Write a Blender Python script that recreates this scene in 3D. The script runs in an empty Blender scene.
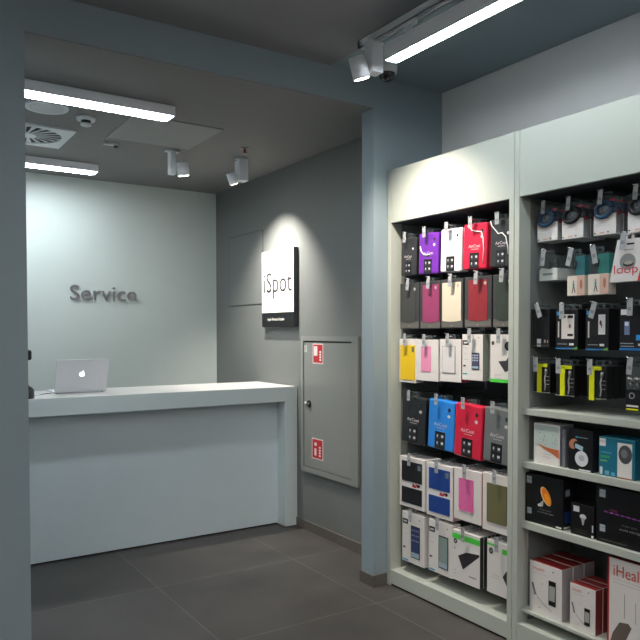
import bpy, bmesh, math, random
from mathutils import Vector, Matrix
random.seed(7)
C = bpy.context.scene.collection
SC = bpy.context.scene

# ------------------------------------------------------------------ materials
def lin(h):
    h = h.lstrip('#'); o = []
    for i in (0, 2, 4):
        c = int(h[i:i+2], 16) / 255
        o.append(c / 12.92 if c <= .04045 else ((c + .055) / 1.055) ** 2.4)
    return (*o, 1)
MATS = {}
FILL_ES = 27
def mat(name, col, rough=.5, metal=0., noise=0., nscale=8., bump=0., emit=None, es=0., alpha=1., coat=0., spec=.5):
    if name in MATS: return MATS[name]
    m = bpy.data.materials.new(name); m.use_nodes = True
    nt = m.node_tree; b = nt.nodes['Principled BSDF']
    c = lin(col) if isinstance(col, str) else (*col, 1)
    b.inputs['Base Color'].default_value = c
    b.inputs['Roughness'].default_value = rough
    b.inputs['Metallic'].default_value = metal
    b.inputs['Specular IOR Level'].default_value = spec
    if coat: b.inputs['Coat Weight'].default_value = coat; b.inputs['Coat Roughness'].default_value = .08
    if alpha < 1: b.inputs['Alpha'].default_value = alpha
    tc = nt.nodes.new('ShaderNodeTexCoord')
    n = nt.nodes.new('ShaderNodeTexNoise'); n.inputs['Scale'].default_value = nscale; n.inputs['Detail'].default_value = 4
    nt.links.new(tc.outputs['Object'], n.inputs['Vector'])
    mx = nt.nodes.new('ShaderNodeMix'); mx.data_type = 'RGBA'
    k = noise if noise else .03
    mx.inputs['A'].default_value = tuple(x * (1 - k) for x in c[:3]) + (1,)
    mx.inputs['B'].default_value = tuple(min(1, x * (1 + k)) for x in c[:3]) + (1,)
    nt.links.new(n.outputs['Fac'], mx.inputs['Factor'])
    nt.links.new(mx.outputs['Result'], b.inputs['Base Color'])
    if bump:
        bp = nt.nodes.new('ShaderNodeBump'); bp.inputs['Strength'].default_value = bump; bp.inputs['Distance'].default_value = .002
        n2 = nt.nodes.new('ShaderNodeTexNoise'); n2.inputs['Scale'].default_value = 180
        nt.links.new(tc.outputs['Object'], n2.inputs['Vector'])
        nt.links.new(n2.outputs['Fac'], bp.inputs['Height']); nt.links.new(bp.outputs['Normal'], b.inputs['Normal'])
    if emit:
        b.inputs['Emission Color'].default_value = lin(emit); b.inputs['Emission Strength'].default_value = es
    MATS[name] = m
    return m

def floor_mat():
    m = bpy.data.materials.new('floor_tiles'); m.use_nodes = True
    nt = m.node_tree; b = nt.nodes['Principled BSDF']; N = nt.nodes.new; L = nt.links.new
    tc = N('ShaderNodeTexCoord'); mp = N('ShaderNodeMapping')
    mp.inputs['Location'].default_value = (-2.330, -3.123, 0)
    L(tc.outputs['Object'], mp.inputs['Vector'])
    br = N('ShaderNodeTexBrick'); br.offset = 0; br.squash = 1
    br.inputs['Scale'].default_value = 1; br.inputs['Brick Width'].default_value = .917; br.inputs['Row Height'].default_value = .917
    br.inputs['Mortar Size'].default_value = .0035; br.inputs['Mortar Smooth'].default_value = .1; br.inputs['Bias'].default_value = 0
    br.inputs['Color1'].default_value = lin(FLOOR_A); br.inputs['Color2'].default_value = lin(FLOOR_B); br.inputs['Mortar'].default_value = lin('#615e5b')
    L(mp.outputs['Vector'], br.inputs['Vector'])
    n = N('ShaderNodeTexNoise'); n.inputs['Scale'].default_value = 2.2; n.inputs['Detail'].default_value = 8; n.inputs['Roughness'].default_value = .62
    L(tc.outputs['Object'], n.inputs['Vector'])
    mr = N('ShaderNodeMapRange'); mr.inputs['From Min'].default_value = .3; mr.inputs['From Max'].default_value = .7
    mr.inputs['To Min'].default_value = .7; mr.inputs['To Max'].default_value = 1.32
    L(n.outputs['Fac'], mr.inputs['Value'])
    mu = N('ShaderNodeMix'); mu.data_type = 'RGBA'; mu.blend_type = 'MULTIPLY'; mu.inputs['Factor'].default_value = 1
    L(br.outputs['Color'], mu.inputs['A']); L(mr.outputs['Result'], mu.inputs['B']); L(mu.outputs['Result'], b.inputs['Base Color'])
    r = N('ShaderNodeMapRange'); r.inputs['To Min'].default_value = .36; r.inputs['To Max'].default_value = .6
    L(n.outputs['Fac'], r.inputs['Value']); L(r.outputs['Result'], b.inputs['Roughness'])
    bp = N('ShaderNodeBump'); bp.inputs['Strength'].default_value = .3; bp.inputs['Distance'].default_value = .002; bp.invert = True
    L(br.outputs['Fac'], bp.inputs['Height']); L(bp.outputs['Normal'], b.inputs['Normal'])
    return m

FLOOR_A, FLOOR_B = '#474442', '#3f3d3b'
M_floor = floor_mat()
M_skirt = mat('skirting_tile', '#5e5955', .5, noise=.12)
M_wallblue = mat('blue_grey_paint', '#8b9ba3', .7, noise=.02, bump=.05)
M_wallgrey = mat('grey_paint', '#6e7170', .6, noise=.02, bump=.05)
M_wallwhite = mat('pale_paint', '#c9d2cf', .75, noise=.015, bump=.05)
M_walllight = mat('light_grey_paint', '#e8eaec', .75, noise=.015, bump=.05)
M_ceil = mat('charcoal_ceiling_paint', '#84858a', .8, noise=.03)
M_ceilA = mat('taupe_ceiling_paint', '#787879', .8, noise=.03)
M_store = mat('store_wall_paint', '#b8c0c2', .8)
M_unit = mat('unit_laminate', '#b6bcb4', .38, noise=.01)
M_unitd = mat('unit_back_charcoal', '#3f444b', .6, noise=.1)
M_sideshade = mat('unit_side_shade_grey', '#7b8182', .6)  # darker grey that paints the inner shade of the unit sides
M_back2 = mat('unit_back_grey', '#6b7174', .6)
M_rail = mat('rail_black', '#22252a', .4)
M_counter = mat('counter_laminate', '#ccd8da', .42, noise=.01)
M_ctop = mat('counter_top_laminate', '#c9c8c6', .35, noise=.01)
M_dark = mat('shadow_gap', '#141618', .7)
M_lamp = mat('lamp_housing_paint', '#e9ecf2', .4)
M_lampglow = mat('lamp_diffuser', '#ffffff', .5, emit='#f2fbff', es=33)
M_fillglow = mat('lamp_diffuser_fill', '#ffffff', .5, emit='#fff6ec', es=FILL_ES)
M_spotglow = mat('spot_lens', '#ffffff', .5, emit='#fff4e6', es=14)
M_metal = mat('brushed_steel', '#9a9a9e', .35, metal=.9)
M_letter = mat('letter_metal', '#8d8a8e', .42, metal=.7)
M_chrome = mat('hook_chrome', '#c8cacc', .22, metal=1)
M_tag = mat('price_tag', '#a4a7ab', .4)
M_black = mat('black_plastic', '#101113', .35)
M_blackc = mat('black_card', '#0e0e12', .38)
M_white = mat('white_card', '#dedad8', .45)
M_signwhite = mat('sign_acrylic', '#f4f1ec', .35)
M_signtext = mat('sign_lettering', '#2e2d30', .4)
M_alu = mat('laptop_aluminium', '#dadce0', .42, metal=.25)
M_logo = mat('laptop_logo_glow', '#ffffff', .4, emit='#e8f4ff', es=1.6)
M_vent = mat('vent_paint', '#c5cbcf', .5)
M_cab = mat('cabinet_paint', '#818481', .35, noise=.03)
M_red = mat('sticker_red', '#b5202c', .45)
M_clear = mat('clear_plastic', '#93a3a8', .1, alpha=.12, coat=.5)
M_grn = mat('green_card', '#4fd04a', .45)
M_purple = mat('purple_plastic', '#68289c', .28, coat=.4)
M_wcase = mat('white_plastic', '#ece9ee', .25, coat=.4)
M_rcase = mat('red_plastic', '#d01c3e', .28, coat=.4)
M_gcase = mat('graphite_plastic', '#2c2d30', .3, coat=.3)
M_bcase = mat('blue_plastic', '#2a86e0', .28, coat=.4)
M_greyc = mat('grey_plastic', '#6b7071', .35, coat=.3)
M_packgrey = mat('smoke_card', '#38383a', .4)
M_packlow = mat('smoke_card_light', '#62605d', .4)
def cm(h, r=.45): return mat('print_' + h.strip('#'), h, r)

# ------------------------------------------------------------------ mesh builder
_tc = {}
def text_polys(s):
    if s in _tc: return _tc[s]
    cu = bpy.data.curves.new('tmp_text', 'FONT'); cu.body = s; cu.size = 1; cu.resolution_u = 3
    if s in ('iSpot', 'loop'): cu.offset = -.003
    o = bpy.data.objects.new('tmp_text', cu); C.objects.link(o)
    dg = bpy.context.evaluated_depsgraph_get()
    me = bpy.data.meshes.new_from_object(o.evaluated_get(dg))
    vs = [tuple(v.co[:2]) for v in me.vertices]; fs = [tuple(p.vertices) for p in me.polygons]
    bpy.data.objects.remove(o); bpy.data.curves.remove(cu); bpy.data.meshes.remove(me)
    x0 = min(v[0] for v in vs); x1 = max(v[0] for v in vs); y0 = min(v[1] for v in vs); y1 = max(v[1] for v in vs)
    _tc[s] = ([((v[0]-x0)/(x1-x0), (v[1]-y0)/(y1-y0)) for v in vs], fs)
    return _tc[s]

class MB:
    def __init__(s): s.bm = bmesh.new(); s.m = []
    def mi(s, m):
        if m not in s.m: s.m.append(m)
        return s.m.index(m)
    def face(s, pts, m):
        f = s.bm.faces.new([s.bm.verts.new(p) for p in pts]); f.material_index = s.mi(m); return f
    def box(s, x0, x1, y0, y1, z0, z1, m, bev=0, mt=None, seg=2):
        x0, x1 = sorted((x0, x1)); y0, y1 = sorted((y0, y1)); z0, z1 = sorted((z0, z1))
        t = bmesh.new(); bmesh.ops.create_cube(t, size=1)
        bmesh.ops.transform(t, matrix=Matrix.Translation(((x0+x1)/2, (y0+y1)/2, (z0+z1)/2)) @ Matrix.Diagonal((x1-x0, y1-y0, z1-z0, 1)), verts=t.verts)
        if bev: bmesh.ops.bevel(t, geom=t.edges[:], offset=bev, segments=seg, affect='EDGES', profile=.5)
        if mt: bmesh.ops.transform(t, matrix=mt, verts=t.verts)
        s.merge(t, m, smooth=False); return s
    def merge(s, t, m, smooth=False):
        k = s.mi(m); mp = {}
        for v in t.verts: mp[v] = s.bm.verts.new(v.co)
        for f in t.faces:
            try:
                g = s.bm.faces.new([mp[v] for v in f.verts]); g.material_index = k; g.smooth = smooth
            except ValueError: pass
        t.free()
    def prism(s, pts, y0, y1, m, mt=None, axis='y', smooth=False):
        # pts in (a,b); extruded along axis
        t = bmesh.new()
        def P(a, b, d): return {'y': (a, d, b), 'z': (a, b, d), 'x': (d, a, b)}[axis]
        A = [t.verts.new(P(a, b, y0)) for a, b in pts]; B = [t.verts.new(P(a, b, y1)) for a, b in pts]
        t.faces.new(A); t.faces.new(B[::-1])
        n = len(pts)
        for i in range(n): t.faces.new((A[i], B[i], B[(i+1) % n], A[(i+1) % n]))
        bmesh.ops.recalc_face_normals(t, faces=t.faces)
        if mt: bmesh.ops.transform(t, matrix=mt, verts=t.verts)
        s.merge(t, m, smooth); return s
    def cyl(s, p0, p1, r0, m, r1=None, n=20, smooth=True):
        r1 = r0 if r1 is None else r1
        p0 = Vector(p0); p1 = Vector(p1); d = p1 - p0
        t = bmesh.new(); bmesh.ops.create_cone(t, cap_ends=True, segments=n, radius1=r0, radius2=r1, depth=d.length)
        q = d.to_track_quat('Z', 'Y').to_matrix().to_4x4()
        bmesh.ops.transform(t, matrix=Matrix.Translation((p0+p1)/2) @ q, verts=t.verts)
        k = s.mi(m); mp = {}
        for v in t.verts: mp[v] = s.bm.verts.new(v.co)
        for f in t.faces:
            g = s.bm.faces.new([mp[v] for v in f.verts]); g.material_index = k; g.smooth = smooth and len(f.verts) == 4
        t.free(); return s
    def dome(s, c, r, m, sz=1., lower=True, n=20):
        t = bmesh.new(); bmesh.ops.create_uvsphere(t, u_segments=n, v_segments=12, radius=r)
        for v in list(t.verts):
            if (v.co.z > 1e-4) == lower and abs(v.co.z) > 1e-4: t.verts.remove(v)
        bmesh.ops.transform(t, matrix=Matrix.Translation(c) @ Matrix.Diagonal((1, 1, sz, 1)), verts=t.verts)
        s.merge(t, m, True); return s
    def tube(s, pts, r, m, n=8):
        t = bmesh.new(); rings = []
        P = [Vector(p) for p in pts]
        for i, p in enumerate(P):
            d = (P[min(i+1, len(P)-1)] - P[max(i-1, 0)]).normalized()
            a = d.orthogonal().normalized() if i == 0 else (la - d * la.dot(d)).normalized()
            la = a; b = d.cross(a)
            rings.append([t.verts.new(p + r*(math.cos(k*2*math.pi/n)*a + math.sin(k*2*math.pi/n)*b)) for k in range(n)])
        for i in range(len(rings)-1):
            for k in range(n): t.faces.new((rings[i][k], rings[i][(k+1) % n], rings[i+1][(k+1) % n], rings[i+1][k]))
        t.faces.new(rings[0][::-1]); t.faces.new(rings[-1])
        s.merge(t, m, True); return s
    # flat print on a front face (local x right, z up, front looks to -y)
    def rect(s, x0, z0, x1, z1, m, y=-.0005): s.face([(x0, y, z0), (x1, y, z0), (x1, y, z1), (x0, y, z1)], m); return s
    def poly(s, pts, m, y=-.0006): s.face([(a, y, b) for a, b in pts], m); return s
    def ell(s, cx, cz, rx, rz, m, y=-.0007, n=24, rot=0):
        c, q = math.cos(rot), math.sin(rot)
        return s.poly([(cx + c*rx*math.cos(k*2*math.pi/n) - q*rz*math.sin(k*2*math.pi/n), cz + q*rx*math.cos(k*2*math.pi/n) + c*rz*math.sin(k*2*math.pi/n)) for k in range(n)], m, y)
    def text(s, txt, x0, z0, x1, z1, m, y=-.0009, depth=0, vert=False):
        vs, fs = text_polys(txt)
        def T(u, v):
            if vert: u, v = 1 - v, u
            return (x0 + u*(x1-x0), z0 + v*(z1-z0))
        t = bmesh.new(); V = [t.verts.new((T(*p)[0], y, T(*p)[1])) for p in vs]
        for f in fs:
            try: t.faces.new([V[i] for i in f])
            except ValueError: pass
        bmesh.ops.remove_doubles(t, verts=t.verts, dist=1e-6)
        if depth:
            r = bmesh.ops.extrude_face_region(t, geom=t.faces[:])
            bmesh.ops.translate(t, vec=(0, -depth, 0), verts=[g for g in r['geom'] if isinstance(g, bmesh.types.BMVert)])
            bmesh.ops.recalc_face_normals(t, faces=t.faces)
        s.merge(t, m); return s
    def bars(s, x0, x1, z, m, n=1, dz=.008, h=.0022, y=-.0008, gap=.3):
        # rows of unreadably small print
        for r in range(n):
            x = x0
            while x < x1 - .002:
                w = random.uniform(.004, .011); w = min(w, x1-x)
                s.rect(x, z - r*dz, x + w, z - r*dz + h, m, y); x += w + .002
        return s
    def build(s, name, parent=None, loc=(0, 0, 0), rz=0):
        me = bpy.data.meshes.new(name)
        s.bm.to_mesh(me); s.bm.free()
        for m in s.m: me.materials.append(m)
        o = bpy.data.objects.new(name, me); C.objects.link(o); o.parent = parent
        o.location = loc; o.rotation_euler = (0, 0, rz); return o

def tag(o, label=None, cat=None, group=None, kind=None):
    for k, v in (('label', label), ('category', cat), ('group', group), ('kind', kind)):
        if v: o[k] = v
    return o
def empty(name, loc, label, cat, group=None, rz=0):
    o = bpy.data.objects.new(name, None); C.objects.link(o); o.empty_display_size = .05
    o.location = loc; o.rotation_euler = (0, 0, rz); return tag(o, label, cat, group)
def struct(name, mb, label=None):
    o = mb.build(name); tag(o, label, None, None, 'structure'); return o
def copy_tree(o, parent=None):
    c = o.copy(); C.objects.link(c); c.parent = parent
    for ch in list(o.children): copy_tree(ch, c)
    return c

# ------------------------------------------------------------------ room
XL, XR = -3.2, 2.99          # main room
YB, YP, YP2 = -3.6, 3.336, 3.454
ZC, ZS = 2.974, 2.794
XO0, XO1 = .596, 2.466       # opening to the service alcove
XA, XAL, YA = 2.772, -.55, 6.243
struct('floor', MB().box(XL-.1, XR+.1, YB-.1, YA+.1, -.08, 0, M_floor), 'dark grey large square floor tiles')
struct('ceiling', MB().box(XL-.1, 2.17, YB-.1, YP2, ZC, ZC+.1, M_ceil), 'charcoal shop ceiling')
struct('trim_1', MB().box(2.17, XR+.1, YB-.1, YP2, ZC, ZC+.1, M_wallblue), 'blue grey ceiling band along the shelving wall')
struct('wall_right', MB().box(XR, XR+.1, YB, YP, 0, ZC, M_walllight), 'light grey wall above the shelving')
struct('wall_left', MB().box(XL-.1, XL, YB, YP, 0, ZC, M_store))
struct('wall_near', MB().box(XL-.1, XR+.1, YB-.1, YB, 0, ZC, M_store))
w = MB()
w.box(XL-.1, XO0, YP, YP2, 0, ZC, M_wallblue)
w.box(XO1, XR+.1, YP, YP2, 0, ZC, M_wallblue)
w.box(XO0, XO1, YP, YP2, ZS, ZC, M_wallblue)
w.box(XO0, XO1, YP+.002, YP2, ZS-.003, ZS, M_ceilA)
struct('wall_far', w, 'blue grey wall with wide opening to the service desk')
struct('ceiling_alcove', MB().box(XAL-.1, XA+.1, YP2, YA+.1, ZS, ZS+.1, M_ceilA), 'dark lowered ceiling over the service desk')
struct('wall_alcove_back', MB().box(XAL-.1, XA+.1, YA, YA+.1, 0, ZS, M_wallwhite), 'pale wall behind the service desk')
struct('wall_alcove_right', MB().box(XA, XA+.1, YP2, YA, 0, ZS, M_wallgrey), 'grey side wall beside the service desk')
struct('wall_alcove_left', MB().box(XAL-.1, XAL, YP2, YA, 0, ZS, M_wallwhite))
struct('baseboard_alcove', MB().box(XA-.012, XA, YP2, YA, 0, .07, M_skirt, .002))
b = MB()
b.box(XO1-.01, XO1, YP-.01, YP2+.01, 0, .07, M_skirt, .002)
b.box(XO1, 2.560, YP-.01, YP, 0, .07, M_skirt, .002)
struct('baseboard_pier', b)
struct('baseboard_left', MB().box(XL, XO0+.01, YP-.01, YP, 0, .07, M_skirt, .002))
# flush hatch in the grey wall
h = MB()
for a in ((5.295, 5.30, 1.73, 2.35), (5.955, 5.96, 1.73, 2.35), (5.295, 5.96, 1.73, 1.735), (5.295, 5.96, 2.345, 2.35)):
    h.box(XA-.004, XA-.0005, a[0], a[1], a[2], a[3], cm('#3c4143'))
h.box(XA-.005, XA-.0005, 5.302, 5.953, 1.737, 2.343, M_wallgrey)
tag(h.build('access_hatch'), 'flush grey square hatch in side wall left of the lit sign', 'hatch')

# ------------------------------------------------------------------ service counter
t = empty('service_counter', (1.1, 5.05, 0), 'long pale blue grey service counter with thick top and recessed front', 'counter')
YC, YCR, YCB = 4.736, 4.862, 5.40
XC0, XC1, XCL = -.05, 2.769, 2.663
def L(mb, name, par, org=(1.1, 5.05, 0)):
    o = mb.build(name, par); o.location = (-org[0], -org[1], -org[2]); return o
m = MB(); m.box(XC0, XC1, YC, YCB, .968, 1.0785, M_counter, .0015)
m.box(XC0+.001, XC1-.001, YC+.001, YCB-.001, 1.0785, 1.0805, M_ctop)
L(m, 'countertop', t)
L(MB().box(XCL, XC1, YC, YCB, .006, .968, M_counter, .0015), 'side_leg', t)
L(MB().box(XC0, XC0+.1, YC, YCB, .006, .968, M_counter, .0015), 'side_leg', t)
L(MB().box(XC0+.1, XCL, YCR, YCR+.03, .012, .968, mat('counter_panel_laminate', '#ccd9df', .42)), 'front_panel', t)
L(MB().box(XC0+.1, XCL, YCR+.015, YCR+.03, 0, .012, M_dark), 'kick_strip', t)

# laptop, seen from behind its lid
t = empty('laptop', (1.238, 5.07, 1.0805), 'open silver laptop with glowing fruit logo on its lid, on the counter', 'laptop')
W2 = .172
m = MB(); m.box(-W2, W2, -.004, .232, .003, .014, M_alu, .004)
m.build('base', t)
m = MB(); m.box(-.145, .145, .04, .135, .0142, .0148, M_black)
m.build('keyboard', t)
m = MB()
for sx in (-1, 1):
    for yy in (.015, .21): m.cyl((sx*.15, yy, 0), (sx*.15, yy, .004), .008, M_black, n=12)
m.build('foot', t)
lean = math.radians(21)
Rl = Matrix.Translation((0, -.006, .014)) @ Matrix.Rotation(lean, 4, 'X')
m = MB(); m.box(-W2, W2, -.003, .004, .0, .235, M_alu, .0025, Rl)
lid = m.build('lid', t)
m = MB(); m.box(-W2+.008, W2-.008, .0042, .0048, .01, .228, M_black, 0, Rl); m.build('screen', lid)
# fruit logo: bitten body and leaf
def logo_pts():
    P = [(0, .36), (.14, .45), (.34, .44), (.5, .30), (.42, .22), (.35, .08), (.36, -.08), (.44, -.2), (.54, -.27), (.44, -.5), (.3, -.64), (.16, -.62), (0, -.56), (-.16, -.62), (-.3, -.64), (-.46, -.5), (-.58, -.2), (-.6, .06), (-.52, .3), (-.36, .44), (-.14, .44)]
    return P
m = MB(); sc = .030
m.prism([(a*sc, .128 + b*sc) for a, b in logo_pts()], -.0036, -.0030, M_logo, Rl)
m.prism([(a*sc, .128 + b*sc) for a, b in ((0, .5), (.02, .66), (.12, .8), (.26, .86), (.25, .7), (.14, .55))], -.0036, -.0030, M_logo, Rl)
m.build('logo', lid)
m = MB()
m.tube([(.97, 5.03, 1.0835), (.985, 5.05, 1.0835), (1.0, 5.06, 1.084), (1.02, 5.075, 1.086), (1.03, 5.08, 1.0835), (1.055, 5.10, 1.0835)], .0025, M_black)
m.tube([(.84, 4.93, 1.083), (.90, 4.955, 1.083), (.93, 4.99, 1.083), (.97, 5.03, 1.083)], .0025, mat('cable_grey', '#8c8f92', .5))
tag(m.build('power_cable'), 'thin grey cable lying on the counter left of the laptop', 'cable')

# dark device on a stand, mostly hidden behind the wall edge
t = empty('handheld_scanner', (.80, 4.85, 1.0805), 'black handheld scanner on a stand, peeking from behind left wall edge', 'scanner')
m = MB(); m.cyl((0, 0, 0), (0, 0, .045), .10, M_black, .10); m.dome((0, 0, .045), .10, M_black, .45, lower=False); m.cyl((0, 0, .07), (.0, 0, .17), .075, M_black, .02); m.build('stand_foot', t)
m = MB(); m.tube([(0, 0, .03), (.01, .0, .12), (.018, 0, .2), (.012, 0, .245)], .012, M_black); m.build('stand_neck', t)
m = MB(); m.box(-.07, .085, -.03, .03, .24, .305, M_black, .012); m.build('scanner_head', t)

# Service lettering
t = empty('wall_lettering', (1.728, YA, 1.768), 'raised metal lettering reading Service on pale back wall', 'lettering')
def letters(par, txt, x0, x1, z0, z1, m, depth, y):
    # measure each letter from the whole word so that spacing and baseline hold
    cu = bpy.data.curves.new('tmp', 'FONT'); cu.body = txt; cu.size = 1; cu.resolution_u = 4
    o = bpy.data.objects.new('tmp', cu); C.objects.link(o)
    me = bpy.data.meshes.new_from_object(o.evaluated_get(bpy.context.evaluated_depsgraph_get()))
    vs = [v.co[:2] for v in me.vertices]; fs = [tuple(p.vertices) for p in me.polygons]
    bpy.data.objects.remove(o); bpy.data.curves.remove(cu); bpy.data.meshes.remove(me)
    a0 = min(v[0] for v in vs); a1 = max(v[0] for v in vs); b0 = min(v[1] for v in vs); b1 = max(v[1] for v in vs)
    parent = list(range(len(vs)))
    def find(i):
        while parent[i] != i: parent[i] = parent[parent[i]]; i = parent[i]
        return i
    for f in fs:
        for k in f[1:]: parent[find(k)] = find(f[0])
    comp = {}
    for f in fs: comp.setdefault(find(f[0]), []).append(f)
    # join parts that share a column (the dot of an i)
    items = []
    for fl in comp.values():
        ids = {i for f in fl for i in f}; xs = [vs[i][0] for i in ids]; items.append([min(xs), max(xs), list(fl)])
    items.sort(key=lambda q: q[0]); out = []
    for it in items:
        if out and it[0] < out[-1][1] - .3*(it[1]-it[0]): out[-1][2] += it[2]; out[-1][1] = max(out[-1][1], it[1])
        else: out.append(it)
    for it in out:
        t2 = bmesh.new(); V = {}
        for f in it[2]:
            for i in f:
                if i not in V:
                    V[i] = t2.verts.new((x0 + (vs[i][0]-a0)/(a1-a0)*(x1-x0), y, z0 + (vs[i][1]-b0)/(b1-b0)*(z1-z0)))
        for f in it[2]: t2.faces.new([V[i] for i in f])
        r = bmesh.ops.extrude_face_region(t2, geom=t2.faces[:])
        bmesh.ops.translate(t2, vec=(0, -depth, 0), verts=[g for g in r['geom'] if isinstance(g, bmesh.types.BMVert)])
        bmesh.ops.recalc_face_normals(t2, faces=t2.faces)
        q = MB(); q.merge(t2, m); q.build('letter', par)
letters(t, 'Service', -.280, .280, 0, .128, M_letter, .018, -.001)

# iSpot sign: built in a frame facing -X
t = empty('lit_wall_sign', (XA, 4.978, 1.538), 'white iSpot sign panel with black foot strip on grey side wall', 'sign', rz=-math.pi/2)
# local x = -Y (right), local y = +X (into wall), z up; front at y=-.064
m = MB(); m.box(-.259, .2585, -.042, -.002, .116, .611, M_signwhite)
m.box(.2585, .2597, -.041, -.002, 0, .611, cm('#3a3c40')); m.build('panel', t)  # dark sheet paints the shade on the panel's right side
m = MB(); m.box(-.259, .2585, -.042, -.002, 0, .116, M_blackc); m.build('foot_strip', t)
m = MB(); m.text('iSpot', -.225, .225, .232, .438, M_signtext, y=-.0422, depth=.002); m.build('sign_text', t)
m = MB(); m.text('Apple Premium Reseller', -.165, .043, .115, .075, M_signwhite, y=-.0425); m.build('small_text', t)

# fire hose cabinet
t = empty('fire_hose_cabinet', (XA, 4.280, .448), 'grey metal fire hose cabinet door with two red stickers in side wall', 'cabinet', rz=-math.pi/2)
HW, HH = .368, 1.02
m = MB()
for a in ((-HW, -HW+.035, .035, HH-.035), (HW-.06, HW+.015, .035, HH-.035), (-HW, HW+.015, HH-.035, HH), (-HW, HW+.015, 0, .035)):
    m.box(a[0], a[1], -.022, -.001, a[2], a[3], M_cab, 0)
m.build('frame', t)
m = MB(); m.box(-HW+.035, HW-.06, -.004, -.001, .035, HH-.035, M_dark); m.build('recess', t)
m = MB(); m.box(-HW+.040, HW-.068, -.016, -.004, .040, HH-.045, M_cab, .002); d = m.build('door', t)
m = MB(); m.cyl((-.252, -.016, .515), (-.252, -.024, .515), .026, M_black); m.cyl((-.252, -.024, .515), (-.252, -.03, .515), .012, M_metal)
m.cyl((-.300, -.016, .520), (-.300, -.026, .520), .011, M_white); m.build('lock', d)
def sticker(x0, x1, z0, z1, par, kind):
    m = MB(); m.box(x0, x1, -.0172, -.0161, z0, z1, cm('#dcc9c6'))
    y = -.0176; b = .009
    m.rect(x0+b, z0+b, x1-b, z1-b, M_red, y)
    w = x1-x0; hh = z1-z0; wm = cm('#e8dcda')
    if kind == 0:   # hydrant and hose reel pictogram
        m.rect(x0+.12*w, z0+.40*hh, x0+.46*w, z0+.86*hh, wm, y-.0005)
        for k in range(4): m.ell(x0+.74*w, z0+(.2+.13*k)*hh, .10*w, .055*hh, wm, y-.0005, 10)
    else:
        m.rect(x0+.24*w, z0+.18*hh, x0+.42*w, z0+.52*hh, wm, y-.0005); m.ell(x0+.34*w, z0+.72*hh, .12*w, .09*hh, wm, y-.0005, 12)
        for k in range(4): m.ell(x0+.72*w, z0+(.2+.13*k)*hh, .09*w, .05*hh, wm, y-.0005, 10)
    return m.build('sticker', par)
sticker(-.203, -.058, .817, .967, d, 0)
sticker(-.216, -.060, .113, .268, d, 1)
m = MB(); m.rect(-.325, .90, -.285, .95, cm('#b9bcb8'), -.0164); m.rect(-.315, .912, -.30, .94, cm('#8a8d8b'), -.0168); m.build('notice', d)

# ------------------------------------------------------------------ ceiling fixtures of the alcove
def linear_lamp(x0, x1, y0, y1, z0, z1, label, name='linear_lamp', glow=None):
    glow = glow or M_lampglow
    cx, cy = (x0+x1)/2, (y0+y1)/2
    t = empty(name, (cx, cy, z1), label, 'ceiling lamp', None)
    a, b, hh = (x1-x0)/2, (y1-y0)/2, z1-z0
    m = MB(); e = .004
    m.box(-a, a, -b, -b+e, -hh, 0, M_lamp); m.box(-a, a, b-e, b, -hh, 0, M_lamp)
    m.box(-a, -a+e, -b+e, b-e, -hh, 0, M_lamp); m.box(a-e, a, -b+e, b-e, -hh, 0, M_lamp)
    m.box(-a+e, a-e, -b+e, b-e, -.005, 0, M_lamp); m.build('housing', t)
    if a > b: m = MB().box(-a+.025, a-.025, -b+.012, b-.012, -hh-.004, -hh+.006, glow)
    else: m = MB().box(-a+.012, a-.012, -b+.025, b-.025, -hh-.004, -hh+.006, glow)
    m.build('diffuser', t); return t
linear_lamp(.30, 1.508, 3.955, 4.085, 2.738, ZS, 'long white linear lamp on alcove ceiling, nearer one above the counter')
linear_lamp(.30, 1.535, 5.66, 5.79, 2.738, ZS, 'long white linear lamp on alcove ceiling, farther one near the back wall')
# swirl air diffuser
t = empty('air_diffuser', (.905, 5.03, ZS), 'square white ceiling air vent with radial swirl blades', 'vent')
m = MB(); R = .215
N = 48; half = .255
# plate with a round hole
o_, i_ = [], []
for k in range(N):
    a = 2*math.pi*k/N; c, s = math.cos(a), math.sin(a); f = half/max(abs(c), abs(s))
    o_.append((c*f, s*f)); i_.append((c*R, s*R))
for k in range(N):
    j = (k+1) % N
    m.face([(*i_[k], -.012), (*i_[j], -.012), (*o_[j], -.012), (*o_[k], -.012)], M_vent)
    m.face([(*o_[k], -.012), (*o_[j], -.012), (*o_[j], 0), (*o_[k], 0)], M_vent)
    m.face([(*i_[k], 0), (*i_[j], 0), (*i_[j], -.012), (*i_[k], -.012)], M_vent)
m.build('face_plate', t)
m = MB(); m.cyl((0, 0, -.002), (0, 0, -.0005), R, M_dark, n=48); m.build('duct', t)
for k in range(20):
    a = 2*math.pi*k/20
    mt = Matrix.Rotation(a, 4, 'Z')
    m = MB(); m.prism([(.05, -.008), (R-.004, -.006), (R-.004, .030), (.05, .002)], -.011, -.006, M_vent, mt @ Matrix.Rotation(math.radians(9), 4, 'X'), axis='z'); m.build('blade', t)
m = MB(); m.cyl((0, 0, -.015), (0, 0, -.003), .06, M_vent, .055); m.build('hub', t)
t = empty('round_ceiling_speaker', (.895, 4.37, ZS), 'flat round white ceiling speaker between lamp and air vent', 'speaker')
m = MB(); m.cyl((0, 0, -.012), (0, 0, 0), .118, M_vent, .122, 40); m.build('rim', t)
m = MB(); m.cyl((0, 0, -.0135), (0, 0, -.012), .095, cm('#aeb2b4'), .095, 40); m.build('grille', t)
t = empty('smoke_detector', (1.14, 4.47, ZS), 'small white round smoke detector on alcove ceiling', 'smoke detector')
m = MB(); m.cyl((0, 0, -.018), (0, 0, 0), .052, M_vent, .058, 28); m.build('base', t)
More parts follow.
